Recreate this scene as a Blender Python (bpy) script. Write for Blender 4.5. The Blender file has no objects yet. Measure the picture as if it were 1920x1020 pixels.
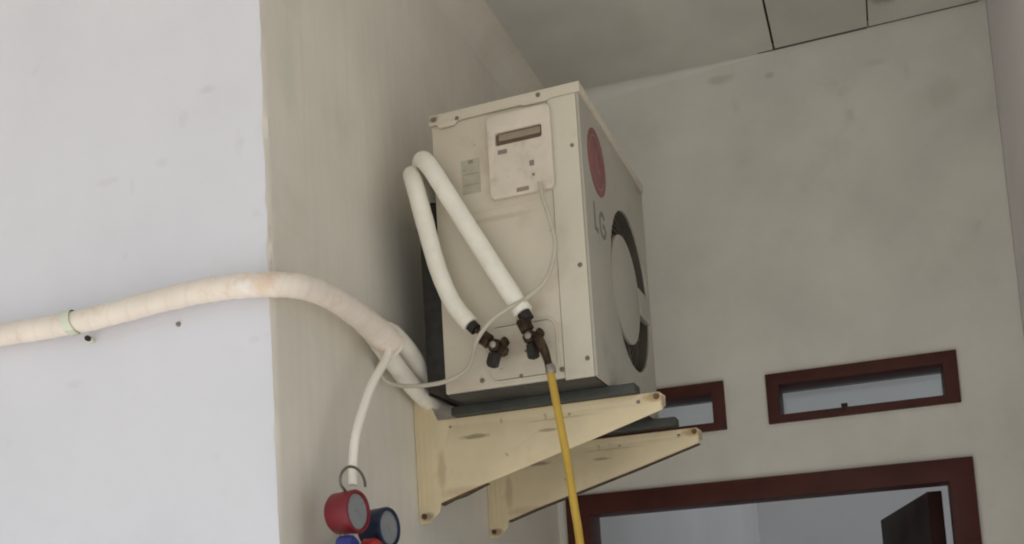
import bpy, bmesh, math, random
from mathutils import Vector, Matrix
from mathutils.geometry import tessellate_polygon
R = math.radians
random.seed(7)
sc = bpy.context.scene

# ---------------------------------------------------------------- camera
cam_d = bpy.data.cameras.new('camera'); cam = bpy.data.objects.new('camera', cam_d)
sc.collection.objects.link(cam); sc.camera = cam
cr = Vector((0.93147018, 0.35932338, -0.0570089)); cu = Vector((0.09138803, -0.0794151, 0.99264368)); cf = Vector((-0.35215272, 0.92982791, 0.10681065))
m = Matrix((cr, cu, -cf)).transposed().to_4x4(); m.translation = Vector((0.86909, -1.4109, 1.80734))
cam.matrix_world = m
cam_d.sensor_width = 36; cam_d.sensor_fit = 'HORIZONTAL'
cam_d.lens = 2003.08 / 1920 * 36
cam_d.shift_x = (960 - 906.06) / 1920
cam_d.shift_y = (956.95 - 510) / 1920
cam_d.clip_start = 0.05; cam_d.clip_end = 500

# ---------------------------------------------------------------- world, sun, exposure
SUN_EL, SUN_AZ = R(52), R(-14)      # azimuth: 0 = from -y (behind the camera), + = from +x
w = bpy.data.worlds.new('World'); sc.world = w; w.use_nodes = True
nt = w.node_tree; bg = nt.nodes['Background']
sky = nt.nodes.new('ShaderNodeTexSky'); sky.sky_type = 'NISHITA'; sky.sun_disc = False
sdir = Vector((math.sin(SUN_AZ) * math.cos(SUN_EL), -math.cos(SUN_AZ) * math.cos(SUN_EL), math.sin(SUN_EL)))
sky.sun_elevation = SUN_EL; sky.sun_rotation = math.atan2(sdir.x, sdir.y)
sky.air_density = 1.2; sky.dust_density = 2.5
nt.links.new(sky.outputs[0], bg.inputs[0]); bg.inputs[1].default_value = 0.075
sd = bpy.data.lights.new('sun', 'SUN'); so = bpy.data.objects.new('sun', sd); sc.collection.objects.link(so)
sd.energy = 4.4; sd.angle = R(0.53); sd.color = (1, .955, .89)
so.rotation_euler = sdir.to_track_quat('Z', 'Y').to_euler(); so.location = (0, -6, 8)
sc.view_settings.view_transform = 'Standard'; sc.view_settings.look = 'None'
sc.view_settings.exposure = .66; sc.view_settings.gamma = 1
sc.cycles.use_denoising = True
sc.cycles.max_bounces = 12; sc.cycles.diffuse_bounces = 8
sc.cycles.pixel_filter_type = 'BLACKMAN_HARRIS'; sc.cycles.filter_width = 2.0

# ---------------------------------------------------------------- materials
def mat(name, col, rough=.6, metal=0, mottle=.06, scale=6, streak=0, bump=.0, bscale=60, stain=None, stain_scale=3, stain_amt=.5, spots=None, spec=.4, coat=0, marks=(), org=(0, 0, 0)):
    """procedural: colour varied by large mottling, fine grain, optional vertical streaks, stains with their own colour and small spots"""
    mt = bpy.data.materials.new(name); mt.use_nodes = True
    n = mt.node_tree.nodes; l = mt.node_tree.links; b = n['Principled BSDF']
    b.inputs['Roughness'].default_value = rough; b.inputs['Metallic'].default_value = metal
    b.inputs['Specular IOR Level'].default_value = spec
    b.inputs['Coat Weight'].default_value = coat
    tc = n.new('ShaderNodeTexCoord'); co = tc.outputs['Object']
    def noise(s, det=4, rgh=.55, sc3=None):
        t = n.new('ShaderNodeTexNoise'); t.inputs['Scale'].default_value = s; t.inputs['Detail'].default_value = det; t.inputs['Roughness'].default_value = rgh
        if sc3:
            mp = n.new('ShaderNodeMapping'); mp.inputs['Scale'].default_value = sc3; l.new(co, mp.inputs[0]); l.new(mp.outputs[0], t.inputs['Vector'])
        else: l.new(co, t.inputs['Vector'])
        return t.outputs['Fac']
    def ramp(f, a, c):
        r = n.new('ShaderNodeMapRange'); r.inputs['From Min'].default_value = a; r.inputs['From Max'].default_value = c; l.new(f, r.inputs[0]); return r.outputs[0]
    def mix(f, a, c):
        x = n.new('ShaderNodeMix'); x.data_type = 'RGBA'
        if isinstance(f, (int, float)): x.inputs[0].default_value = f
        else: l.new(f, x.inputs[0])
        for v, i in ((a, 6), (c, 7)):
            if isinstance(v, tuple): x.inputs[i].default_value = (*v, 1)
            else: l.new(v, x.inputs[i])
        return x.outputs[2]
    def mul(f, k):
        q = n.new('ShaderNodeMath'); q.operation = 'MULTIPLY'; l.new(f, q.inputs[0])
        if isinstance(k, (int, float)): q.inputs[1].default_value = k
        else: l.new(k, q.inputs[1])
        return q.outputs[0]
    d = tuple(c * (1 - 2 * mottle) for c in col); li = tuple(min(.95, c * (1 + mottle)) for c in col)
    c = mix(ramp(noise(scale), .3, .7), d, li)
    if streak:
        c = mix(mul(ramp(noise(5, 3, .6, (9, 9, .6)), .45, .75), streak), c, tuple(x * .8 for x in col))
    if stain:
        c = mix(mul(ramp(noise(stain_scale, 6, .65), .55, .72), stain_amt), c, stain)
    if spots:
        c = mix(mul(ramp(noise(spots[1], 2, .5), .70, .76), spots[2]), c, spots[0])
    for (px, py, pz, rx, rz, col2, amt) in marks:     # scuffs and stains that sit at a fixed place on the surface
        mp = n.new('ShaderNodeMapping'); mp.vector_type = 'TEXTURE'
        mp.inputs['Location'].default_value = (px - org[0], py - org[1], pz - org[2]); mp.inputs['Scale'].default_value = (rx, rx, rz); l.new(co, mp.inputs[0])
        ln = n.new('ShaderNodeVectorMath'); ln.operation = 'LENGTH'; l.new(mp.outputs[0], ln.inputs[0])
        ad = n.new('ShaderNodeMath'); ad.operation = 'ADD'; l.new(ln.outputs['Value'], ad.inputs[0]); l.new(noise(45, 4, .7), ad.inputs[1])
        c = mix(mul(ramp(ad.outputs[0], 1.45, .9), amt), c, col2)
    l.new(c, b.inputs['Base Color'])
    if bump:
        bp = n.new('ShaderNodeBump'); bp.inputs['Strength'].default_value = bump; bp.inputs['Distance'].default_value = .002
        l.new(noise(bscale, 5, .6), bp.inputs['Height']); l.new(bp.outputs[0], b.inputs['Normal'])
    return mt
def glass_mat():
    mt = bpy.data.materials.new('window_glass'); mt.use_nodes = True; n = mt.node_tree.nodes; l = mt.node_tree.links
    n.remove(n['Principled BSDF']); t = n.new('ShaderNodeBsdfTransparent'); t.inputs[0].default_value = (.94, .96, .96, 1)
    g = n.new('ShaderNodeBsdfGlossy'); g.inputs['Roughness'].default_value = .08; f = n.new('ShaderNodeFresnel'); f.inputs[0].default_value = 1.45
    x = n.new('ShaderNodeMixShader'); l.new(f.outputs[0], x.inputs[0]); l.new(t.outputs[0], x.inputs[1]); l.new(g.outputs[0], x.inputs[2])
    l.new(x.outputs[0], n['Material Output'].inputs[0]); return mt
GREY = (.36, .35, .34)
M = dict(
 wall_white=mat('white_wall_paint', (.71, .725, .79), .75, mottle=.03, scale=3.5, bump=.5, bscale=22, stain=(.64, .64, .67), stain_scale=3.5, stain_amt=.5, spots=((.60, .60, .62), 16, .35),
    marks=[(-.105, 0, 2.705, .022, .009, (.5, .5, .5), 0.33), (-.155, 0, 2.665, .013, .02, (.55, .55, .55), 0.26), (-.20, 0, 2.60, .016, .012, (.55, .55, .55), 0.26),
           (-.31, 0, 2.59, .03, .008, (.55, .55, .54), 0.26), (-.26, 0, 2.57, .006, .022, (.55, .55, .54), 0.23), (-.39, 0, 2.25, .02, .01, (.58, .57, .57), 0.26), (-.05, 0, 2.60, .012, .03, (.58, .58, .57), 0.23)]),
 wall_cream=mat('cream_wall_paint', (.71, .68, .61), .7, mottle=.035, scale=4, streak=.28, bump=.35, bscale=40, stain=(.60, .565, .485), stain_scale=3.4, stain_amt=.6, marks=[(0, .006, 2.41, .004, .06, (.30, .27, .22), .6), (0, .10, 2.95, .05, .12, (.56, .58, .52), .5), (0, .08, 2.75, .04, .1, (.57, .57, .50), .4)]),
 wall_back=mat('back_wall_plaster', (.665, .66, .615), .75, mottle=.06, scale=3.5, bump=.6, bscale=30, stain=(.58, .565, .515), stain_scale=5.5, stain_amt=.6, spots=((.52, .52, .47), 11, .35),
    marks=[(.55, 1.48, 3.27, .05, .018, (.42, .40, .35), .5), (.68, 1.48, 3.25, .02, .012, (.40, .38, .33), .5), (.95, 1.48, 3.22, .04, .012, (.48, .46, .41), .35), (1.1, 1.48, 3.1, .05, .05, (.5, .48, .42), .3)]),
 wall_side=mat('grey_white_wall_paint', (.72, .70, .73), .75, mottle=.03, scale=2.5, bump=.3, bscale=30),
 ceiling=mat('ceiling_board_paint', (.63, .625, .58), .8, mottle=.07, scale=3, bump=.2, bscale=25, stain=(.54, .53, .475), stain_scale=3.6, stain_amt=.5,
    marks=[(.985, 1.34, 3.3155, .05, .05, (.26, .24, .2), .8)]),
 gap=mat('dark_gap_shade', (.085, .078, .068), .9),
 room=mat('inner_room_paint', (.78, .79, .81), .7, mottle=.03, scale=1.2),
 wood=mat('dark_red_wood', (.078, .024, .019), .5, mottle=.22, scale=5, streak=.6, bump=.2, bscale=40, stain=(.045, .017, .014), stain_scale=5, stain_amt=.7, spec=.2),
 leafwood=mat('dark_brown_wood', (.042, .020, .017), .65, mottle=.25, scale=4, streak=.6, stain=(.085, .035, .028), stain_scale=4, stain_amt=.6, spec=.1),
 ground=mat('concrete_ground', (.50, .485, .455), .9, mottle=.08, scale=.6, bump=.3, bscale=20, stain=(.42, .405, .38), stain_scale=.5, stain_amt=.5),
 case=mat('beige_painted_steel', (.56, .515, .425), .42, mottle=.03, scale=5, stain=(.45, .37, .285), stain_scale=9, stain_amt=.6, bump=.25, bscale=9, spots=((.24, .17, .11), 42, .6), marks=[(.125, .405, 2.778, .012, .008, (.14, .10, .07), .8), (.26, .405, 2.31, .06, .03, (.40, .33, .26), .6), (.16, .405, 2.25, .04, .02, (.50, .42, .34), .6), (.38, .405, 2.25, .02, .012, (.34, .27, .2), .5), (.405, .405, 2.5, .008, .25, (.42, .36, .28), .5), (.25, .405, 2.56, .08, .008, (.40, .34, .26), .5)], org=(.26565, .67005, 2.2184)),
 case_front=mat('shaded_beige_front', (.38, .36, .31), .42, mottle=.04, scale=5, stain=(.27, .25, .215), stain_scale=7, stain_amt=.8, spots=((.2, .15, .1), 40, .6)),  # darker copy of the casing paint: dirt plus shade put into the colour
 flange=mat('lit_beige_flange', (.585, .55, .46), .42, mottle=.04, scale=6, stain=(.46, .41, .33), stain_scale=9, stain_amt=.55),  # same sheet as the front panel, coloured lighter as its lit side
 cover=mat('ivory_plastic', (.62, .565, .48), .5, mottle=.05, scale=14, stain=(.40, .34, .26), stain_scale=20, stain_amt=.6, spots=((.25, .2, .15), 55, .5)),
 slot=mat('brown_recess', (.17, .125, .09), .7, mottle=.1),
 slotrim=mat('brown_recess_floor', (.30, .24, .18), .6, mottle=.1),
 label=mat('faded_green_label', (.40, .39, .30), .6, mottle=.08, scale=40),
 ink=mat('grey_ink', (.22, .20, .18), .6),
 inkd=mat('dark_grey_ink', (.19, .18, .165), .6, mottle=.1),
 red=mat('faded_red_sticker', (.24, .085, .08), .5, mottle=.15, scale=30),
 redl=mat('pale_sticker_line', (.33, .16, .15), .5),
 dark=mat('dark_duct', (.095, .082, .065), .8, mottle=.2),
 coil=mat('fins_gap_shade', (.028, .026, .024), .6, mottle=.2, scale=60),
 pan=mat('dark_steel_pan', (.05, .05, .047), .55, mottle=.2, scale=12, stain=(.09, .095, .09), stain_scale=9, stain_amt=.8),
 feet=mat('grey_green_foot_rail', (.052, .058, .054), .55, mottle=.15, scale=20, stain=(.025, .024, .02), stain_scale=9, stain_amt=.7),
 plate=mat('dusty_moulded_plastic', (.34, .315, .265), .6, mottle=.12, scale=18, stain=(.2, .18, .15), stain_scale=14, stain_amt=.7),
 guard=mat('dusty_wire', (.16, .145, .12), .6),
 fan=mat('grey_fan_plastic', (.16, .15, .13), .5),
 screw=mat('dull_screw', (.20, .17, .13), .5, metal=.5),
 bolt_and_edge=mat('rusty_bolt_dark_edge', (.13, .09, .055), .7, metal=.3, mottle=.3, scale=90),
 bracket=mat('yellowed_bracket_paint', (.70, .60, .40), .45, mottle=.06, scale=9, stain=(.50, .41, .26), stain_scale=7, stain_amt=.7, spots=((.12, .08, .05), 30, .9), bump=.08, bscale=40, marks=[(.13, 0, .160, .04, .006, (.20, .16, .10), .7), (.02, 0, .01, .02, .012, (.2, .13, .08), .7), (.485, 0, .192, .03, .012, (.42, .27, .13), .8), (.505, 0, .18, .008, .02, (.12, .09, .06), .7), (.28, 0, .155, .03, .004, (.2, .15, .09), .6), (.055, 0, .10, .012, .06, (.44, .36, .22), .6), (.1, 0, .055, .07, .012, (.45, .31, .2), .5), (.30, 0, .175, .09, .003, (.3, .24, .15), .4)]),
 brass=mat('dark_brown_brass', (.055, .034, .020), .4, metal=.6, mottle=.35, scale=70),
 steel=mat('dull_steel', (.32, .30, .27), .4, metal=.7, mottle=.15, scale=60),
 black=mat('black_rubber', (.018, .014, .012), .6),
 foam=mat('white_pipe_insulation', (.84, .82, .745), .65, mottle=.03, scale=25, bump=.35, bscale=55, stain=(.66, .61, .50), stain_scale=14, stain_amt=.6),
 cable=mat('beige_cable', (.48, .45, .37), .5, mottle=.05, scale=30, stain=(.42, .36, .27), stain_scale=9, stain_amt=.6),
 drain=mat('white_plastic_tube', (.88, .84, .76), .35, mottle=.02),
 yellow=mat('yellow_rubber_hose', (.50, .33, .05), .4, mottle=.06, scale=25, stain=(.45, .24, .06), stain_scale=14, stain_amt=.5),
 gauge_red=mat('red_rubber', (.19, .014, .025), .4, mottle=.06, scale=60),
 gauge_blue=mat('dark_blue_rubber', (.012, .022, .06), .4, mottle=.1, scale=60),
 knob_blue=mat('blue_plastic', (.03, .04, .22), .35),
 knob_red=mat('red_plastic', (.45, .03, .03), .35),
 dial=mat('gauge_dial', (.24, .26, .27), .3),
 dial_green=mat('gauge_dial_green', (.10, .20, .19), .3),
 strap=mat('pale_green_strap', (.66, .70, .58), .5),
 glass=glass_mat(),
)
def tape_mat():
    mt = mat('wrapping_tape', (.82, .745, .665), .45, mottle=.05, scale=14, bump=.3, bscale=30, stain=(.66, .48, .35), stain_scale=13, stain_amt=.8, spots=((.85, .84, .82), 16, .8))
    # faint spiral laps of the tape: bands across the bundle, driven by the mesh's own UV
    n = mt.node_tree.nodes; l = mt.node_tree.links; b = n['Principled BSDF']
    uv = n.new('ShaderNodeUVMap'); sx = n.new('ShaderNodeSeparateXYZ'); l.new(uv.outputs[0], sx.inputs[0])
    a = n.new('ShaderNodeMath'); a.operation = 'MULTIPLY_ADD'; a.inputs[1].default_value = 26; l.new(sx.outputs[0], a.inputs[0]); l.new(sx.outputs[1], a.inputs[2])
    f = n.new('ShaderNodeMath'); f.operation = 'FRACT'; l.new(a.outputs[0], f.inputs[0])
    src = b.inputs['Base Color'].links[0].from_socket; mr = n.new('ShaderNodeMapRange'); mr.inputs['From Min'].default_value = .80; mr.inputs['From Max'].default_value = .98; mr.inputs['To Max'].default_value = .13
    l.new(f.outputs[0], mr.inputs[0]); mx = n.new('ShaderNodeMix'); mx.data_type = 'RGBA'; mx.inputs[7].default_value = (.55, .42, .32, 1); l.new(mr.outputs[0], mx.inputs[0]); l.new(src, mx.inputs[6]); l.new(mx.outputs[2], b.inputs['Base Color'])
    bp = n.new('ShaderNodeBump'); bp.inputs['Strength'].default_value = .5; bp.inputs['Distance'].default_value = .0015
    l.new(f.outputs[0], bp.inputs['Height'])
    old = b.inputs['Normal'].links[0].from_node; l.new(old.outputs[0], bp.inputs['Normal']); l.new(bp.outputs[0], b.inputs['Normal'])
    return mt
M['tape'] = tape_mat()

# ---------------------------------------------------------------- mesh helpers
class MB:
    def __init__(s): s.bm = bmesh.new(); s.uv = None
    def box(s, x0, x1, y0, y1, z0, z1, bev=0):
        b2 = bmesh.new(); r = bmesh.ops.create_cube(b2, size=1)
        for v in b2.verts: v.co = Vector(((x0 + x1) / 2 + v.co.x * (x1 - x0), (y0 + y1) / 2 + v.co.y * (y1 - y0), (z0 + z1) / 2 + v.co.z * (z1 - z0)))
        if bev: bmesh.ops.bevel(b2, geom=b2.edges[:], offset=bev, segments=2, affect='EDGES', profile=.6)
        s._add(b2); return s
    def _add(s, b2):
        me = bpy.data.meshes.new('t'); b2.to_mesh(me); b2.free(); s.bm.from_mesh(me); bpy.data.meshes.remove(me)
    def prism(s, outer, holes, origin, ux, uy, depth, bev=0):
        """polygon with holes in the plane (origin, ux, uy), extruded by the vector depth"""
        o = Vector(origin); ux = Vector(ux); uy = Vector(uy); dv = Vector(depth)
        loops = [outer] + list(holes); b2 = bmesh.new(); rings = []
        for lp in loops:
            rings.append([(b2.verts.new(o + ux * p[0] + uy * p[1]), b2.verts.new(o + ux * p[0] + uy * p[1] + dv)) for p in lp])
        flat = [q for rg in rings for q in rg]
        for t in tessellate_polygon([[Vector((p[0], p[1], 0)) for p in lp] for lp in loops]):
            try: b2.faces.new([flat[i][0] for i in t]); b2.faces.new([flat[i][1] for i in reversed(t)])
            except ValueError: pass
        for rg in rings:
            for i in range(len(rg)):
                a, b = rg[i], rg[(i + 1) % len(rg)]; b2.faces.new([a[0], b[0], b[1], a[1]])
        bmesh.ops.recalc_face_normals(b2, faces=b2.faces[:])
        if bev:
            es = [e for e in b2.edges if len(e.link_faces) == 2 and e.calc_face_angle(0) > .3]
            bmesh.ops.bevel(b2, geom=es, offset=bev, segments=2, affect='EDGES', profile=.6)
        s._add(b2); return s
    def tube(s, pts, rad, seg=16, steps=8, cap=True, smooth=True, wob=0):
        P = [Vector(p) for p in pts]
        if not hasattr(rad, '__len__'): rad = [rad] * len(P)
        C, Rr = [], []
        if smooth and len(P) > 2:
            for i in range(len(P) - 1):
                a = P[max(i - 1, 0)]; b = P[i]; c = P[i + 1]; d = P[min(i + 2, len(P) - 1)]
                for k in range(steps):
                    t = k / steps
                    C.append(.5 * ((2 * b) + (c - a) * t + (2 * a - 5 * b + 4 * c - d) * t * t + (-a + 3 * b - 3 * c + d) * t ** 3)); Rr.append(rad[i] * (1 - t) + rad[i + 1] * t)
            C.append(P[-1]); Rr.append(rad[-1])
        else: C, Rr = P, list(rad)
        if wob: Rr = [q * (1 + wob * math.sin(i * 1.9) + wob * .7 * math.sin(i * .73 + 1)) for i, q in enumerate(Rr)]
        T = [(C[min(i + 1, len(C) - 1)] - C[max(i - 1, 0)]).normalized() for i in range(len(C))]
        nrm = T[0].orthogonal().normalized(); rings = []; L = 0; Ls = []
        uvl = s.bm.loops.layers.uv.verify()
        for i, (c, t) in enumerate(zip(C, T)):
            nrm = (nrm - t * nrm.dot(t)).normalized(); bn = t.cross(nrm)
            if i: L += (C[i] - C[i - 1]).length
            Ls.append(L)
            rings.append([s.bm.verts.new(c + (nrm * math.cos(2 * math.pi * k / seg) + bn * math.sin(2 * math.pi * k / seg)) * Rr[i]) for k in range(seg)])
        for i in range(len(rings) - 1):
            for k in range(seg):
                f = s.bm.faces.new([rings[i][k], rings[i][(k + 1) % seg], rings[i + 1][(k + 1) % seg], rings[i + 1][k]]); f.smooth = True
                for lo, (u, v) in zip(f.loops, ((Ls[i], k / seg), (Ls[i], (k + 1) / seg), (Ls[i + 1], (k + 1) / seg), (Ls[i + 1], k / seg))): lo[uvl].uv = (u, v)
        if cap: s.bm.faces.new(list(reversed(rings[0]))); s.bm.faces.new(rings[-1])
        return s
    def lathe(s, origin, axis, prof, seg=32):
        """prof: (distance along axis, radius)"""
        o = Vector(origin); a = Vector(axis).normalized(); n = a.orthogonal().normalized(); b = a.cross(n); rings = []
        for d, r in prof:
            rings.append([s.bm.verts.new(o + a * d + (n * math.cos(2 * math.pi * k / seg) + b * math.sin(2 * math.pi * k / seg)) * max(r, 1e-5)) for k in range(seg)])
        for i in range(len(rings) - 1):
            for k in range(seg):
                f = s.bm.faces.new([rings[i][k], rings[i][(k + 1) % seg], rings[i + 1][(k + 1) % seg], rings[i + 1][k]]); f.smooth = seg > 8
        s.bm.faces.new(list(reversed(rings[0]))); s.bm.faces.new(rings[-1]); return s
    def build(s, name, material, parent=None):
        root = parent
        while root and root.parent: root = root.parent
        off = root.location if root else Vector((0, 0, 0))
        bmesh.ops.recalc_face_normals(s.bm, faces=s.bm.faces[:])
        for v in s.bm.verts: v.co -= off
        me = bpy.data.meshes.new(name); s.bm.to_mesh(me); s.bm.free(); me.materials.append(M[material])
        try: me.set_sharp_from_angle(angle=R(40))
        except Exception: pass
        o = bpy.data.objects.new(name, me); sc.collection.objects.link(o)
        if parent: o.parent = parent
        return o
def thing(name, label, cat, loc, group=None):
    o = bpy.data.objects.new(name, None); sc.collection.objects.link(o); o.location = loc; o.empty_display_size = .05
    return tag(o, label, cat, group)
def tag(o, label, cat, group=None):
    o['label'] = label; o['category'] = cat; o['kind'] = 'thing'
    if group: o['group'] = group
    return o
def struct(o): o['kind'] = 'structure'; return o
def rect(x0, x1, z0, z1): return [(x0, z0), (x1, z0), (x1, z1), (x0, z1)]
def rrect(x0, x1, z0, z1, r, n=5):
    o = []
    for cx, cz, a0 in ((x1 - r, z0 + r, -90), (x1 - r, z1 - r, 0), (x0 + r, z1 - r, 90), (x0 + r, z0 + r, 180)):
        for k in range(n + 1): a = R(a0 + 90 * k / n); o.append((cx + r * math.cos(a), cz + r * math.sin(a)))
    return o
def circ(cx, cz, r, n=48): return [(cx + r * math.cos(2 * math.pi * k / n), cz + r * math.sin(2 * math.pi * k / n)) for k in range(n)]
X, Y, Z = (1, 0, 0), (0, 1, 0), (0, 0, 1)

# ================================================================= SETTING
D = 1.4804; H = 3.3155; WT = 1.60; XR = 1.222
g = MB(); g.box(-60, 60, -60, 60, -.2, 0); struct(g.build('ground', 'ground'))

def corner(zz):      # hand-plastered corner: the arris wanders by a millimetre or two and has a few chips
    v = -.0022 + .0009 * math.sin(zz * 7.3) + .0006 * math.sin(zz * 23.1 + 1) + .0004 * math.sin(zz * 61 + 2) + .0003 * math.sin(zz * 143)
    for c, wd, dp in ((2.93, .02, .004), (2.74, .012, .003), (2.62, .03, .0035), (2.50, .012, .003), (2.415, .02, .004), (2.12, .015, .003)):
        v -= dp * math.exp(-((zz - c) / wd) ** 2)
    return v
def loft(poly):
    mb = MB(); zs = [.002 + (H + .25) * k / 420 for k in range(421)]; rows = []
    for z_ in zs: rows.append([mb.bm.verts.new((x + (corner(z_) if c else 0), y - (corner(z_) if c else 0) * .5, z_)) for x, y, c in poly])
    for i in range(420):
        for k in range(len(poly)): mb.bm.faces.new([rows[i][k], rows[i][(k + 1) % len(poly)], rows[i + 1][(k + 1) % len(poly)], rows[i + 1][k]])
    mb.bm.faces.new(rows[0]); mb.bm.faces.new(rows[-1]); return mb
mb = loft([(-4, 0, 0), (-.022, 0, 0), (-.014, 0, 0), (-.001, .0006, 1), (-.15, .15, 0), (-4, .15, 0)])
front_wall = tag(mb.build('front_wall', 'wall_white'), 'bright white painted wall on the left, crossed by the taped pipe bundle', 'wall')
mb = MB(); mb.lathe((-.1746, -.004, 2.3207), Y, [(0, .003), (.0042, .0045)], 12); mb.build('screw', 'ink', front_wall)
mb = loft([(-.001, .0006, 1), (0, .010, 0), (0, .018, 0), (0, WT, 0), (-.15, WT, 0), (-.15, .15, 0)])
tag(mb.build('side_wall', 'wall_cream'), 'cream wall beyond the corner carrying the air conditioner brackets', 'wall')

VZ0, VZ1 = 2.2946, 2.4244
vents = [(.026, .487), (.6007, 1.0645)]
mb = MB()
mb.prism([(0, .002), (.0275, .002), (.0275, 2.1535), (1.0785, 2.1535), (1.0785, .002), (XR, .002), (XR, H + .25), (0, H + .25)],
         [rect(a, b, VZ0, VZ1) for a, b in vents], (0, D, 0), X, Z, (0, WT - D, 0))
tag(mb.build('back_wall', 'wall_back'), 'grey cream plaster wall at the back holding the doorway and two narrow vent windows', 'wall')
mb = MB(); mb.box(XR + .001, 3.5, .45, WT, .002, H + .25); mb.box(XR - .016, XR + .0005, .45, 1.28, .002, H - .002, .004)
tag(mb.build('right_wall', 'wall_side'), 'pale greyish wall edge along the right side of the photo', 'wall')

# ceiling boards with open joints, and the roof slab above
mb = MB(); z0, z1 = H, H + .012; YF = -2.6
mb.box(-4, -.001, YF, -.001, z0, z1)
mb.box(.001, .652, YF, D - .001, z0, z1); mb.box(.6521, .694, YF, D - .009, z0, z1); mb.box(-.001, .001, YF, -.001, z0, z1)
mb.box(.7000, .9362, YF, D - .0120, z0, z1, .0008); mb.box(.9400, XR - .002, YF, D - .0085, z0 + .001, z1, .0008)
mb.box(XR - .002, 3.5, YF, .449, z0, z1)
def cove(p0, p1, inx, r, r1=None):      # plaster fillet between wall and ceiling
    mb2 = MB(); p0, p1, inx = Vector(p0), Vector(p1), Vector(inx); rows = []
    for k in range(9):
        a = R(90 * k / 8); of = [inx * (q * (1 - math.cos(a)) + .0006) - Vector((0, 0, q * (1 - math.sin(a)) + .0006)) for q in (r, r1 or r)]
        rows.append((mb2.bm.verts.new(p0 + of[0]), mb2.bm.verts.new(p1 + of[1])))
    for k in range(8):
        f = mb2.bm.faces.new([rows[k][0], rows[k + 1][0], rows[k + 1][1], rows[k][1]]); f.smooth = True
    return mb2
ceil = tag(mb.build('ceiling', 'ceiling'), 'grey cream porch ceiling of flat boards with dark joints, above the doorway', 'ceiling')
mb = MB(); mb.box(-4, 3.5, YF - .02, 0, z1 + .01, z1 + .16); mb.box(0.002, 3.5, 0.001, D - .001, z1 + .01, z1 + .16); mb.build('roof_slab', 'gap', ceil)

cove((0, .001, H), (0, D, H), (1, 0, 0), .07).build('cove', 'wall_cream', ceil); cove((.001, D, H), (.690, D, H), (0, -1, 0), .05, .002).build('cove', 'wall_back', ceil)
mb = MB(); mb.prism([(.653, D - .001), (.656, D - .008), (.70, D - .0115), (.9362, D - .0115), (.9362, D - .001)], [], (0, 0, H + .0010), X, Y, (0, 0, .004)); mb.prism([(.9400, D - .001), (.9400, D - .008), (XR - .018, D - .006), (XR - .018, D - .001)], [], (0, 0, H + .0022), X, Y, (0, 0, .004)); mb.build('joint_shade_strip', 'gap', ceil)  # dark strip closing the wall joint, standing in for the gap's shade
# room seen through the doorway and vents
mb = MB()
mb.box(-.10, 0, WT + .001, 6.45, .002, 3.6)                       # left wall
mb.box(-.10, 3.2, 6.451, 6.6, .002, 3.6)                          # end wall
mb.box(3.2, 3.35, WT + .001, 6.6, .002, .3); mb.box(3.2, 3.35, WT + .001, 6.6, 3.3, 3.6)
mb.box(3.2, 3.35, WT + .001, 2.6, .3, 3.3); mb.box(3.2, 3.35, 6.2, 6.6, .3, 3.3)
mb.box(XR + .16, 3.35, WT - .15, WT, .002, 3.6)
mb.box(-.15, 3.4, WT + .001, 6.65, 3.601, 3.75)
tag(mb.build('inner_room', 'room'), 'cool grey walls of the room seen through the open doorway', 'room')

# ---- doorway
def doorway():
    t = thing('doorway', 'dark red wooden doorway below the vent windows with its leaf swung inward', 'doorway', (.553, D, 0))
    x0, x1, zt = .0275, 1.0785, 2.1535; y0 = D - .014
    mb = MB(); mb.prism([(x0, .003), (.094, .003), (.094, 2.097), (1.020, 2.097), (1.020, .003), (x1, .003), (x1, zt), (x0, zt)], [], (0, y0, 0), X, Z, (0, .115, 0), .002)
    fr = mb.build('door_frame', 'wood', t)
    # leaf hinged on the right jamb, opened a little past square
    a = R(98); hx, hy = 1.006, WT + .004; dv = Vector((math.cos(a), math.sin(a), 0)); nv = Vector((-math.sin(a), math.cos(a), 0))
    mb = MB(); mb.prism(rect(0, .90, .008, 2.088), [rect(.12, .78, .25, .95), rect(.12, .78, 1.1, 1.92)], (hx, hy, 0), dv, Z, nv * .036, .002)
    lf = mb.build('door_leaf', 'leafwood', t)
    mb = MB()
    for c, d in ((.25, .95), (1.1, 1.92)): mb.prism(rect(.1205, .7795, c + .0005, d - .0005), [], Vector((hx, hy, 0)) + nv * .010, dv, Z, nv * .016)
    mb.build('door_panel', 'leafwood', lf)
    mb = MB(); p = Vector((hx, hy, 1.02)) + dv * .84
    mb.tube([p + nv * .036, p + nv * .075, p + nv * .08 - dv * .1], .009, steps=4); mb.lathe(p + nv * .0355, nv, [(0, .026), (.006, .024)]); mb.build('handle', 'steel', lf)
    return t
doorway()

# ---- narrow vent windows
def vent(x0, x1, label):
    t = thing('vent_window', label, 'window', ((x0 + x1) / 2, D, VZ0), 'narrow vent windows above the doorway')
    y0 = D - .010
    mb = MB(); mb.prism(rect(x0 - .002, x1 + .002, VZ0 - .002, VZ1 + .002), [rect(x0 + .030, x1 - .032, VZ0 + .020, VZ1 - .030)], (0, y0, 0), X, Z, (0, .128, 0), .0018)
    mb.build('window_frame', 'wood', t)
    mb = MB(); mb.box(x0 + .0305, x1 - .0325, y0 + .105, y0 + .109, VZ0 + .0205, VZ1 - .0305); mb.build('pane', 'glass', t)
    mb = MB(); cx = x0 + .41 * (x1 - x0); mb.box(cx - .008, cx + .008, y0 + .003, y0 + .02, VZ0 + .0202, VZ0 + .031, .002); mb.box(cx - .003, cx + .003, y0 - .004, y0 + .003, VZ0 + .008, VZ0 + .028, .001)
    mb.build('latch', 'black', t)
    return t
vent(*vents[0], 'narrow dark framed vent window partly hidden behind the yellowed wall brackets')
vent(*vents[1], 'narrow dark framed vent window in full view right of the brackets')

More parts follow.
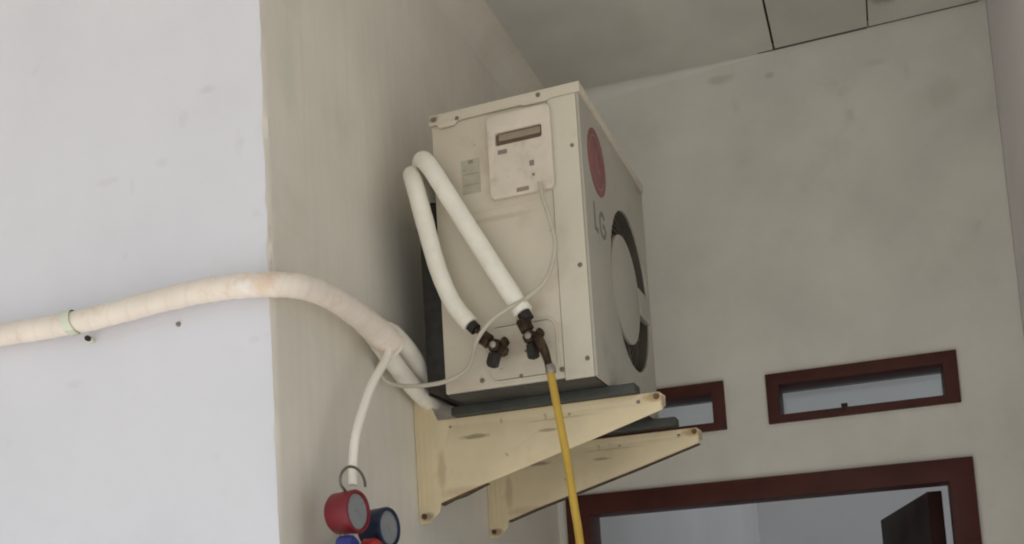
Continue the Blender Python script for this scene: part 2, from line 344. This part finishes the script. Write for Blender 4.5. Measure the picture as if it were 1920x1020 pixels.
# ================================================================= AIR CONDITIONER
UX0, UX1, UY0, UY1, UZ0, UZ1 = .1187, .4126, .4087, .9314, 2.2364, 2.7864
ac = thing('air_conditioner', 'boxy beige outdoor air conditioner unit standing on two wall brackets', 'air conditioner', ((UX0 + UX1) / 2, (UY0 + UY1) / 2, UZ0 - .018))
XS = .352
mb = MB(); mb.box(UX0, XS, UY0, UY1, UZ0 + .004, UZ1 - .0205, .003)
body = mb.build('casing', 'case', ac)
# front panel: a shell wrapping round on to the sides, with the round fan opening
FC = (.745, 2.482); FR = .168
def ring_front():
    mb = MB()
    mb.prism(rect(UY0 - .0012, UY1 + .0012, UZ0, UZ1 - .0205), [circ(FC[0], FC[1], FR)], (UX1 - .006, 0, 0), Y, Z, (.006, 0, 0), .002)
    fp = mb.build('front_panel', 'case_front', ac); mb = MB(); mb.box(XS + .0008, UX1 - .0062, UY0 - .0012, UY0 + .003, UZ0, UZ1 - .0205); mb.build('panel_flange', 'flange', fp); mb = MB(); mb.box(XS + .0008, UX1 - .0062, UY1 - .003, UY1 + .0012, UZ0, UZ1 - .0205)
    mb.build('panel_flange', 'flange', fp)
    return fp
front = ring_front()
mb = MB(); n = 48
for a in range(n):
    t0, t1 = 2 * math.pi * a / n, 2 * math.pi * (a + 1) / n
    p = [(FC[0] + (FR + .001) * math.cos(t), FC[1] + (FR + .001) * math.sin(t)) for t in (t0, t1)]
    mb.bm.faces.new([mb.bm.verts.new((x, q[0], q[1])) for x, q in ((XS + .002, p[0]), (XS + .002, p[1]), (UX1 - .0065, p[1]), (UX1 - .0065, p[0]))])
mb.prism(circ(FC[0], FC[1], FR), [], (XS + .0012, 0, 0), Y, Z, (.002, 0, 0)); mb.build('fan_duct', 'dark', ac)
mb = MB(); mb.lathe((XS + .004, FC[0], FC[1]), X, [(0, .05), (.010, .048), (.012, .03)])
for k in range(3):
    a0 = R(120 * k + 15)
    for j in range(8):
        a, b = a0 + R(9) * j, a0 + R(9) * (j + 1)
        q = [(XS + .004 + .0012 * j, a), (XS + .004 + .0012 * (j + 1), b)]
        vs = [mb.bm.verts.new((q[i][0], FC[0] + r * math.cos(q[i][1]), FC[1] + r * math.sin(q[i][1]))) for i, r in ((0, .046), (1, .046), (1, .185), (0, .185))]
        mb.bm.faces.new(vs)
mb.build('fan', 'fan', ac)
mb = MB()   # guard: rings and spokes slightly domed
for i in range(12):
    r = .03 + i * .0135; xx = UX1 - .026
    mb.tube([(xx, FC[0] + r * math.cos(2 * math.pi * k / 40), FC[1] + r * math.sin(2 * math.pi * k / 40)) for k in range(41)],   .0013, 6, cap=False, smooth=False)
for k in range(8):
    a = R(45 * k + 22); mb.tube([(UX1 - .024, FC[0] + r * math.cos(a), FC[1] + r * math.sin(a)) for r in (.03, FR - .001)], .0018, 6, smooth=False)
mb.lathe((UX1 - .027, FC[0], FC[1]), X, [(0, .034), (.005, .032)])
mb.build('fan_guard', 'guard', ac)
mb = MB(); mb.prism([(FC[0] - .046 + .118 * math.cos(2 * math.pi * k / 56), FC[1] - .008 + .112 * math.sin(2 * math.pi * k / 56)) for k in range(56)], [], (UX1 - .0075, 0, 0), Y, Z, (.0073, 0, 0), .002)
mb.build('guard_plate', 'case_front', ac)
for sy, a_, b_ in ((1, .0700, FR - .0005),):
    mb = MB(); y0_, y1_ = sorted((FC[0] + sy * a_, FC[0] + sy * b_)); mb.box(UX1 - .012, UX1 + .0006, y0_, y1_, 2.452, 2.512, .002); mb.build('guard_light_bar', 'case_front', ac)  # bar added to stand in for light caught by the guard wires
# top cover with a folded rim over the side panel
mb = MB(); mb.box(UX0 - .0035, UX1 + .0035, UY0 - .0045, UY1 + .0045, UZ1 - .020, UZ1, .003)
mb.prism([(UX0 - .0035, UZ1 - .0205), (UX0 + .012, UZ1 - .0205), (UX0 + .018, UZ1 - .029), (UX0 + .05, UZ1 - .029), (UX0 + .058, UZ1 - .0205), (.30, UZ1 - .0205), (.31, UZ1 - .024), (.352, UZ1 - .024), (.36, UZ1 - .0205), (UX1 + .0035, UZ1 - .0205), (UX1 + .0035, UZ1 - .015), (UX0 - .0035, UZ1 - .015)],
         [], (0, UY0 - .0048, 0), X, Z, (0, .0025, 0), .0006)
top = mb.build('top_cover', 'case', ac)
# bottom pan, back coil bulked out dark to stand in for gap shade, foot rails
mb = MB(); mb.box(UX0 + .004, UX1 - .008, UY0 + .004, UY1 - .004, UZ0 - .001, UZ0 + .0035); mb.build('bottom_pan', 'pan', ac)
mb = MB()
for k in range(44):
    y = UY0 + .058 + k * .0098; mb.box(UX0 - .060, UX0 - .055, y, y + .0045, UZ0 + .02, UZ1 - .16)
mb.box(UX0 - .056, UX0 - .0002, UY0 + .030, UY1 - .02, UZ0 + .018, UZ1 - .15, .022); mb.build('coil_gap_shade', 'coil', ac)
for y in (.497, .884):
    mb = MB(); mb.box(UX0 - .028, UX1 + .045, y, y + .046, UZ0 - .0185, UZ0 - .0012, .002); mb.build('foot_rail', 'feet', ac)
# side panel details
tc_o = rrect(.2345, .3585, 2.5925, 2.7545, .010)
tc_o = [(x, z - (x - .2345) * 0.0) for x, z in tc_o]
mb = MB(); mb.prism(tc_o, [rrect(.2495, .3405, 2.694, 2.719, .004)], (0, UY0 - .0105, 0), X, Z, (0, .0102, 0), .002)
cov = mb.build('terminal_cover', 'cover', ac)
mb = MB(); mb.prism(rrect(.247, .343, 2.690, 2.722, .004), [], (0, UY0 - .0022, 0), X, Z, (0, .0018, 0)); mb.build('grip_recess', 'slot', cov)
mb = MB(); mb.box(.256, .338, UY0 - .0075, UY0 - .0025, 2.703, 2.716, .0015); mb.build('grip_lip', 'slotrim', cov)
mb = MB()
mb.box(.254, .272, UY0 - .0113, UY0 - .0104, 2.676, 2.684)
mb.build('printed_mark', 'ink', cov); mb = MB()
mb.box(.314, .323, UY0 - .0113, UY0 - .0104, 2.642, 2.652)
mb.box(.318, .323, UY0 - .0113, UY0 - .0104, 2.622, 2.627)
mb.build('printed_mark', 'ink', cov)
mb = MB(); mb.box(.286, .310, UY0 - .0113, UY0 - .0104, 2.597, 2.605, .0004); mb.build('embossed_mark', 'slotrim', cov)
mb = MB(); mb.box(.1755, .2125, UY0 - .0006, UY0 + .0002, 2.617, 2.684); lab = mb.build('data_label', 'label', ac)
mb = MB()
for z, a, b in ((2.676, .190, .200), (2.664, .178, .184), (2.655, .180, .210), (2.634, .180, .208)): mb.box(a, b, UY0 - .0009, UY0 - .0005, z, z + (.007 if z > 2.67 else .0012))
mb.build('printed_mark', 'slotrim', lab)
mb = MB(); mb.prism(rrect(.205, .345, 2.247, 2.357, .022), [rrect(.2105, .3395, 2.2525, 2.3515, .018)], (0, UY0 - .0030, 0), X, Z, (0, .0029, 0), .0012)
mb.prism(rrect(.2107, .3393, 2.2527, 2.3513, .018), [], (0, UY0 - .0016, 0), X, Z, (0, .0014, 0)); mb.build('valve_plate', 'case', ac)
mb = MB(); mb.box(.187, .334, UY0 - .0012, UY0 + .0002, 2.578, 2.5805, .0005); mb.build('pressed_rib', 'case', ac)
for (x, z, r) in ((.3944, 2.6677, .0035), (.3939, 2.4424, .0042), (.3958, 2.2699, .0042), (.1935, 2.2568, .0045), (.2698, 2.2553, .0035), (.348, 2.2560, .0045), (.337, 2.7767, .0045), (.1264, 2.7760, .0045), (.174, 2.7690, .004), (.282, 2.300, .003)):
    mb = MB(); yy = UY0 - (.0048 if z > 2.765 else .0016)
    mb.lathe((x, yy - .0022, z), Y, [(0, r * .7), (.0012, r), (.0021, r)], 12); mb.build('screw', 'screw' if z > 2.5 or z < 2.26 else 'screw', ac)
# brand mark: red disc with pale ring and the two letters under it
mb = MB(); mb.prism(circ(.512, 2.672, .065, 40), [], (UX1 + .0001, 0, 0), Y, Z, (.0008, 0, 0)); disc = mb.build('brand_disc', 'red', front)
mb = MB(); mb.prism(circ(.512, 2.672, .053, 40), [circ(.512, 2.672, .050, 40)], (UX1 + .0010, 0, 0), Y, Z, (.0003, 0, 0))
mb.box(UX1 + .0010, UX1 + .0013, .509, .514, 2.655, 2.700); mb.box(UX1 + .0010, UX1 + .0013, .514, .530, 2.655, 2.660); mb.build('ring_mark', 'redl', disc)
def letters(y0, z0, h):
    mb = MB(); wd = h * .62; s_ = h * .17; xo = UX1 + .0001
    mb.box(xo, xo + .0006, y0, y0 + s_, z0, z0 + h); mb.box(xo, xo + .0006, y0 + s_, y0 + wd * .8, z0, z0 + s_)
    cy, cz = y0 + wd * 1.05 + h / 2, z0 + h / 2
    arc = [(cy + h / 2 * .9 * math.cos(R(a)), cz + h / 2 * math.sin(R(a))) for a in range(42, 361, 12)]
    arc2 = [(cy + (h / 2 - s_) * .9 * math.cos(R(a)), cz + (h / 2 - s_) * math.sin(R(a))) for a in range(360, 41, -12)]
    mb.prism(arc + arc2, [], (xo, 0, 0), Y, Z, (.0006, 0, 0)); mb.box(xo, xo + .0006, cy, cy + h * .3, cz - s_ / 2, cz + s_ / 2)
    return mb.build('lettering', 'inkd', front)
letters(.462, 2.524, .055)
# service valves
def valve(x, z, ang, capdir, K=1.06):
    a = R(ang); pd = Vector((math.cos(a), -.15, math.sin(a))).normalized(); c = Vector((x, UY0 - .036, z))
    mb = MB(); mb.lathe((x, UY0 - .004, z), (0, -1, 0), [(0, .0115 * K), (.012, .0115 * K), (.014, .009 * K), (.026, .009 * K), (.027, .0125 * K), (.046, .0125 * K), (.050, .010 * K)], 8)
    mb.tube([c, c + pd * .022],   .0085 * K, 10, smooth=False)
    v = mb.build('service_valve', 'brass', ac)
    mb = MB(); mb.lathe(c + pd * .016, pd, [(0, .0135 * K), (.020, .0135 * K), (.024, .010 * K)], 6); mb.build('flare_nut', 'brass', v)
    cd = Vector(capdir).normalized(); mb = MB(); mb.lathe(c, cd, [(0, .008 * K), (.014, .008 * K), (.015, .012 * K), (.034, .012 * K), (.038, .009 * K)], 6); mb.build('valve_cap', 'black', v)
    mb = MB(); mb.lathe((x, UY0 - .053, z), (0, -1, 0), [(0, .006), (.005, .006), (.006, .003)], 12); mb.build('stem_cap', 'steel', v)
    mb = MB(); rd = Vector((.9, -.35, .25)).normalized(); mb.lathe(c, rd, [(0, .007), (.016, .007), (.017, .0095), (.024, .0095), (.026, .006)], 6); mb.build('service_port', 'brass', v)
    return c
v1 = valve(.238, 2.3060, 140, (-.25, -.2, -1)); v2 = valve(.305, 2.3120, 112, (.1, -.2, -1))

# ================================================================= BRACKETS
def bracket(y, zo, label, full):
    t = thing('wall_bracket', label, 'bracket', (0, y, 2.016), 'steel wall brackets under the air conditioner')
    prof = [(.001, 2.272), (.033, 2.262), (.052, 2.2170), (.4967, 2.2170), (.5075, 2.208), (.5075, 2.190), (.500, 2.1830), (.3695, 2.1441), (.1225, 2.0746), (.050, 2.052), (.046, 2.034), (.022, 2.0145), (.001, 2.0145)]
    mb = MB(); mb.prism(prof, [circ(.078, 2.2015, .003, 10), circ(.30, 2.2, .0035, 10), circ(.457, 2.203, .004, 12)], (0, y, 0), X, Z, (0, .0032, 0), .0006); mb.build('web_plate', 'bracket', t)
    mb = MB(); mb.box(.052, .497, y + .0034, y + .036, 2.2141, 2.2168); mb.build('top_flange', 'bracket', t)
    mb = MB(); mb.box(.0005, .004, y + .0034, y + .040, 2.0145, 2.272); mb.build('wall_flange', 'bracket', t)
    dx, dz = .4967 - .052, 2.183 - 2.052; mb = MB()
    pl = [(.050, 2.0512), (.1225, 2.0738), (.3695, 2.1433), (.500, 2.1822)] if full else [(.050, 2.0512), (.075, 2.0590), (.100, 2.0665), (.1500, 2.0818)]
    th = [.0034, .003, .0026, .0022] if full else [.0040, .0026, .0046, .0004]
    mb.prism(pl + [(x, z - h) for (x, z), h in zip(reversed(pl), reversed(th))], [], (0, y + .0002, 0), X, Z, (0, .017, 0)); mb.build('lower_flange', 'bolt_and_edge', t)  # dark brown strip along the lower edge of the web
    for (x, z) in ((.0125, 2.028), (.0135, 2.262)):
        mb = MB(); mb.lathe((x, y - .0045, z), Y, [(0, .0055), (.0045, .0062)], 6); mb.build('bolt', 'bolt_and_edge', t)
    mb = MB(); mb.lathe((.4915, y - .006, 2.209), Y, [(0, .0050), (.006, .0062)], 6); mb.build('bolt', 'bolt_and_edge', t)
    mb = MB(); mb.lathe((.420, y + .016, 2.1985), Z, [(0, .007), (.010, .007), (.0101, .0035), (.015, .0035)], 6); mb.build('bolt', 'bolt_and_edge', t)
    for k in range(3):
        mb = MB(); mb.box(.008 + k * .0125, .0092 + k * .0125, y - .0009, y - .0001, 2.045, 2.235); mb.build('pressed_groove', 'bracket', t)
    t.location.z += zo
    return t
bracket(.5204, 0, 'yellowed steel wall bracket nearer the camera, with the near end of the unit above it', False)
bracket(.9149, -.0065, 'yellowed steel wall bracket farther back, its dark lower edge above the doorway frame corner', True)

# ================================================================= PIPES
pb = thing('pipe_bundle', 'thick peach tape wrapped pipe bundle running over the white wall and round the corner', 'pipe', (-.1, -.035, 2.33))
mb = MB()
tp = [(-1.6, -.03, 2.36), (-.9, -.03, 2.352), (-.55, -.03, 2.3483), (-.3435, -.035, 2.343), (-.1832, -.037, 2.351), (-.082, -.038, 2.3525), (.012, -.032, 2.346), (.052, .012, 2.3475), (.056, .10, 2.352), (.053, .205, 2.3465), (.050, .285, 2.335), (.048, .322, 2.326)]
mb.tube(tp, [.0185, .0185, .019, .0185, .0185, .019, .0195, .0195, .020, .022, .027, .0275], 28, 14, wob=.022); mb.build('tape_wrap', 'tape', pb)
def pipe(pts, r, nm='insulated_pipe'):
    mb = MB(); mb.tube(pts, r, 20, 8, wob=.012); return mb.build(nm, 'foam', pb)
pA = pipe([(.048, .305, 2.348), (.042, .349, 2.354), (.041, .4008, 2.3435), (.040, .4637, 2.3195), (.038, .5305, 2.296), (.034, .60, 2.300), (.032, .63, 2.48), (.042, .59, 2.62), (.062, .50, 2.702), (.086, .425, 2.707), (.1205, .378, 2.678), (.1669, .3705, 2.5941), (.2339, .370, 2.4689), (.2935, .370, 2.3600)], [.0188] * 7 + [.0175] * 7)
pB = pipe([(.040, .300, 2.325), (.034, .353, 2.3105), (.032, .4133, 2.2895), (.032, .4794, 2.2685), (.031, .55, 2.258), (.031, .64, 2.268), (.031, .70, 2.32), (.034, .70, 2.46), (.034, .66, 2.60), (.044, .53, 2.690), (.064, .43, 2.688), (.0905, .378, 2.645), (.1080, .372, 2.5740), (.1320, .3695, 2.4720), (.1590, .368, 2.4000), (.1925, .3675, 2.3530)], [.0180] * 8 + [.0175] * 5 + [.0165] * 3)
for o_, a, b, r in ((pA, (.2935, .370, 2.3600), (.3005, .371, 2.3460), .0125), (pB, (.1925, .3675, 2.3530), (.2015, .3675, 2.3425), .0115)):
    mb = MB(); mb.tube([a, b], r, 16, smooth=False); mb.build('dark_end', 'black', o_)
for o_, pts in ((pA, [(.3012, .371, 2.3445), (.3015, .3715, 2.336), (.3005, .3722, 2.329)]), (pB, [(.2015, .3675, 2.3425), (.2120, .369, 2.335), (.2215, .371, 2.323)])):
    mb = MB(); mb.tube(pts, .0055, 12, 4); mb.build('copper_pipe', 'brass', o_)
# clamp on the white wall
st = thing('pipe_strap', 'pale green white strap with a dark screw holding the taped bundle to the white wall', 'strap', (-.36, 0, 2.31))
mb = MB(); cc = Vector((-.352, -.0345, 2.3435)); arc = []
for k in range(19):
    a = R(80 + 195 * k / 18); arc.append((cc.x - .014 + .014 * k / 18, cc.y + .0207 * math.cos(a) * 1.0, cc.z + .0207 * math.sin(a)))
for i in range(len(arc) - 1):
    p, q = Vector(arc[i]), Vector(arc[i + 1]); wv = Vector((.009, 0, 0))
    vs = [mb.bm.verts.new(v) for v in (p - wv, p + wv, q + wv, q - wv)]; mb.bm.faces.new(vs)
ex = bmesh.ops.extrude_face_region(mb.bm, geom=mb.bm.faces[:]); mb.build('band', 'strap', st)
o = st.children[0]; md = o.modifiers.new('s', 'SOLIDIFY'); md.thickness = .0016; md.offset = 0
mb = MB(); mb.box(-.356, -.343, -.010, -.001, 2.3145, 2.3225, .002); mb.build('foot', 'strap', st)
mb = MB(); mb.lathe((-.3475, -.017, 2.3205), Y, [(0, .0035), (.002, .0048), (.007, .0048)], 12); mb.build('screw', 'black', st)

# ================================================================= CABLES AND HOSES
mb = MB()
cpts = [(.3335, .392, 2.604), (.3385, .385, 2.575), (.3506, .381, 2.5274), (.3575, .381, 2.4764), (.3395, .379, 2.4205), (.306, .366, 2.387), (.281, .349, 2.3690), (.2540, .345, 2.3560), (.2330, .344, 2.3410), (.2085, .350, 2.3170), (.1900, .372, 2.2920), (.1700, .388, 2.2760), (.1367, .385, 2.2610), (.100, .378, 2.2560), (.0700, .374, 2.2570), (.0380, .372, 2.2620), (.0160, .360, 2.2730), (.0120, .350, 2.300), (.030, .34, 2.318)]
mb.tube(cpts, .0042, 12, 8)
tag(mb.build('power_cable', 'cable'), 'thin beige cable looping from the terminal cover down in front of the white pipes', 'cable')
mb = MB(); mb.tube([(.058, .300, 2.312), (.060, .276, 2.285), (.060, .232, 2.245), (.060, .2018, 2.2103), (.060, .165, 2.158), (.060, .1457, 2.122), (.061, .133, 2.078), (.0625, .1275, 2.046)], .0078, 16, 8)
tag(mb.build('drain_tube', 'drain'), 'short white tube hanging off the taped bundle above the red gauge', 'tube')
yh = thing('charging_hose', 'thin yellow hose hanging from the right valve down across the brackets', 'hose', (.37, .36, 0))
mb = MB(); mb.tube([(.3385, .360, 2.2480), (.3425, .359, 2.222), (.3480, .357, 2.182), (.3605, .355, 2.0862), (.3690, .352, 2.0014), (.376, .348, 1.9300), (.39, .33, 1.7), (.40, .28, 1.2), (.40, .22, .6), (.38, .12, .12), (.30, 0, .012), (.1, -.25, .010), (.3, -.5, .010), (.6, -.3, .010)], .0072, 16, 8)
mb.build('hose', 'yellow', yh)
mb = MB(); mb.tube([(.316, .360, 2.312), (.324, .357, 2.300), (.3310, .359, 2.283), (.3360, .360, 2.262), (.3390, .360, 2.244)], [.0075, .0095, .0085, .0070, .0080], 8, 3); mb.build('hose_fitting', 'brass', yh)
mb = MB(); mb.lathe((.3385, .360, 2.2560), (.2, 0, -1), [(0, .0078), (.006, .0092), (.014, .0092), (.016, .0078)], 12); mb.build('ferrule', 'steel', yh)

# ================================================================= MANIFOLD GAUGE SET
mg = thing('manifold_gauge', 'red and dark blue pressure gauge set hooked on the white tube by the cream wall', 'gauge set', (.06, .14, 1.93))
GA = Vector((1, -.10, 0)).normalized()
def gauge(y, z, r, ring, dial, arc):
    c = Vector((.048, y, z))
    mb = MB(); mb.lathe(c, GA, [(0, r * .80), (.006, r * .95), (.034, r * 1.0), (.044, r * 1.02), (.047, r * .97), (.047, r * .86), (.043, r * .83)], 40); b = mb.build('gauge', ring, mg)
    mb = MB(); mb.lathe(c, GA, [(.0432, r * .82), (.0436, r * .82)], 40); dl = mb.build('dial', dial, b)
    mb = MB(); n = GA.orthogonal().normalized(); up = Vector((0, 0, 1)); sd_ = GA.cross(up).normalized(); cc = c + GA * .0440
    for k in range(11):
        a = R(225 - 27 * k); d = sd_ * math.cos(a) + up * math.sin(a); q = GA.cross(d)
        p0, p1 = cc + d * r * .66, cc + d * r * .78
        vs = [mb.bm.verts.new(v) for v in (p0 - q * .0007, p0 + q * .0007, p1 + q * .0007, p1 - q * .0007)]; mb.bm.faces.new(vs)
    d = sd_ * math.cos(R(arc)) + up * math.sin(R(arc)); q = GA.cross(d)
    vs = [mb.bm.verts.new(v) for v in (cc - d * .006 - q * .0014, cc - d * .006 + q * .0014, cc + d * r * .65)]; mb.bm.faces.new(vs); mb.build('scale_and_needle', 'inkd', dl)
    return b
gauge(.086, 1.9965, .0345, 'gauge_red', 'dial', 215); gauge(.196, 1.978, .0345, 'gauge_blue', 'dial', 230)
mb = MB(); mb.box(.046, .078, .045, .245, 1.905, 1.931, .004); mb.tube([(.062, .09, 1.93), (.062, .09, 1.965)], .007, 12, smooth=False); mb.tube([(.062, .19, 1.93), (.062, .19, 1.95)], .007, 12, smooth=False)
mb.build('manifold_block', 'steel', mg)
for y, mt_ in ((.0600, 'knob_blue'), (.1420, 'knob_red')):
    mb = MB(); prof = [(0, .010), (.006, .021), (.024, .021), (.030, .016)]; mb.lathe((.068, y, 1.9375), (1, -.05, 0), prof, 12); mb.build('valve_knob', mt_, mg)
for y, mt_, yb in ((.07, 'gauge_blue', .03), (.145, 'yellow', .16), (.22, 'gauge_red', .27)):
    mb = MB(); mb.tube([(.062, y, 1.906), (.064, y, 1.85), (.08, yb, 1.6), (.08, yb, 1.2), (.10, yb, .5), (.16, yb - .1, .02)], .0065, 12, 6); mb.build('gauge_hose', mt_, mg)
mb = MB(); hk = [(.075, .0765, 2.0310), (.077, .0600, 2.0380), (.078, .0560, 2.0480), (.079, .0640, 2.0600), (.080, .0820, 2.0690), (.080, .1050, 2.0700), (.080, .1240, 2.0640), (.079, .1370, 2.0530), (.078, .1410, 2.0430)]
mb.tube(hk, .0024, 10, 6); mb.build('hook', 'fan', mg)
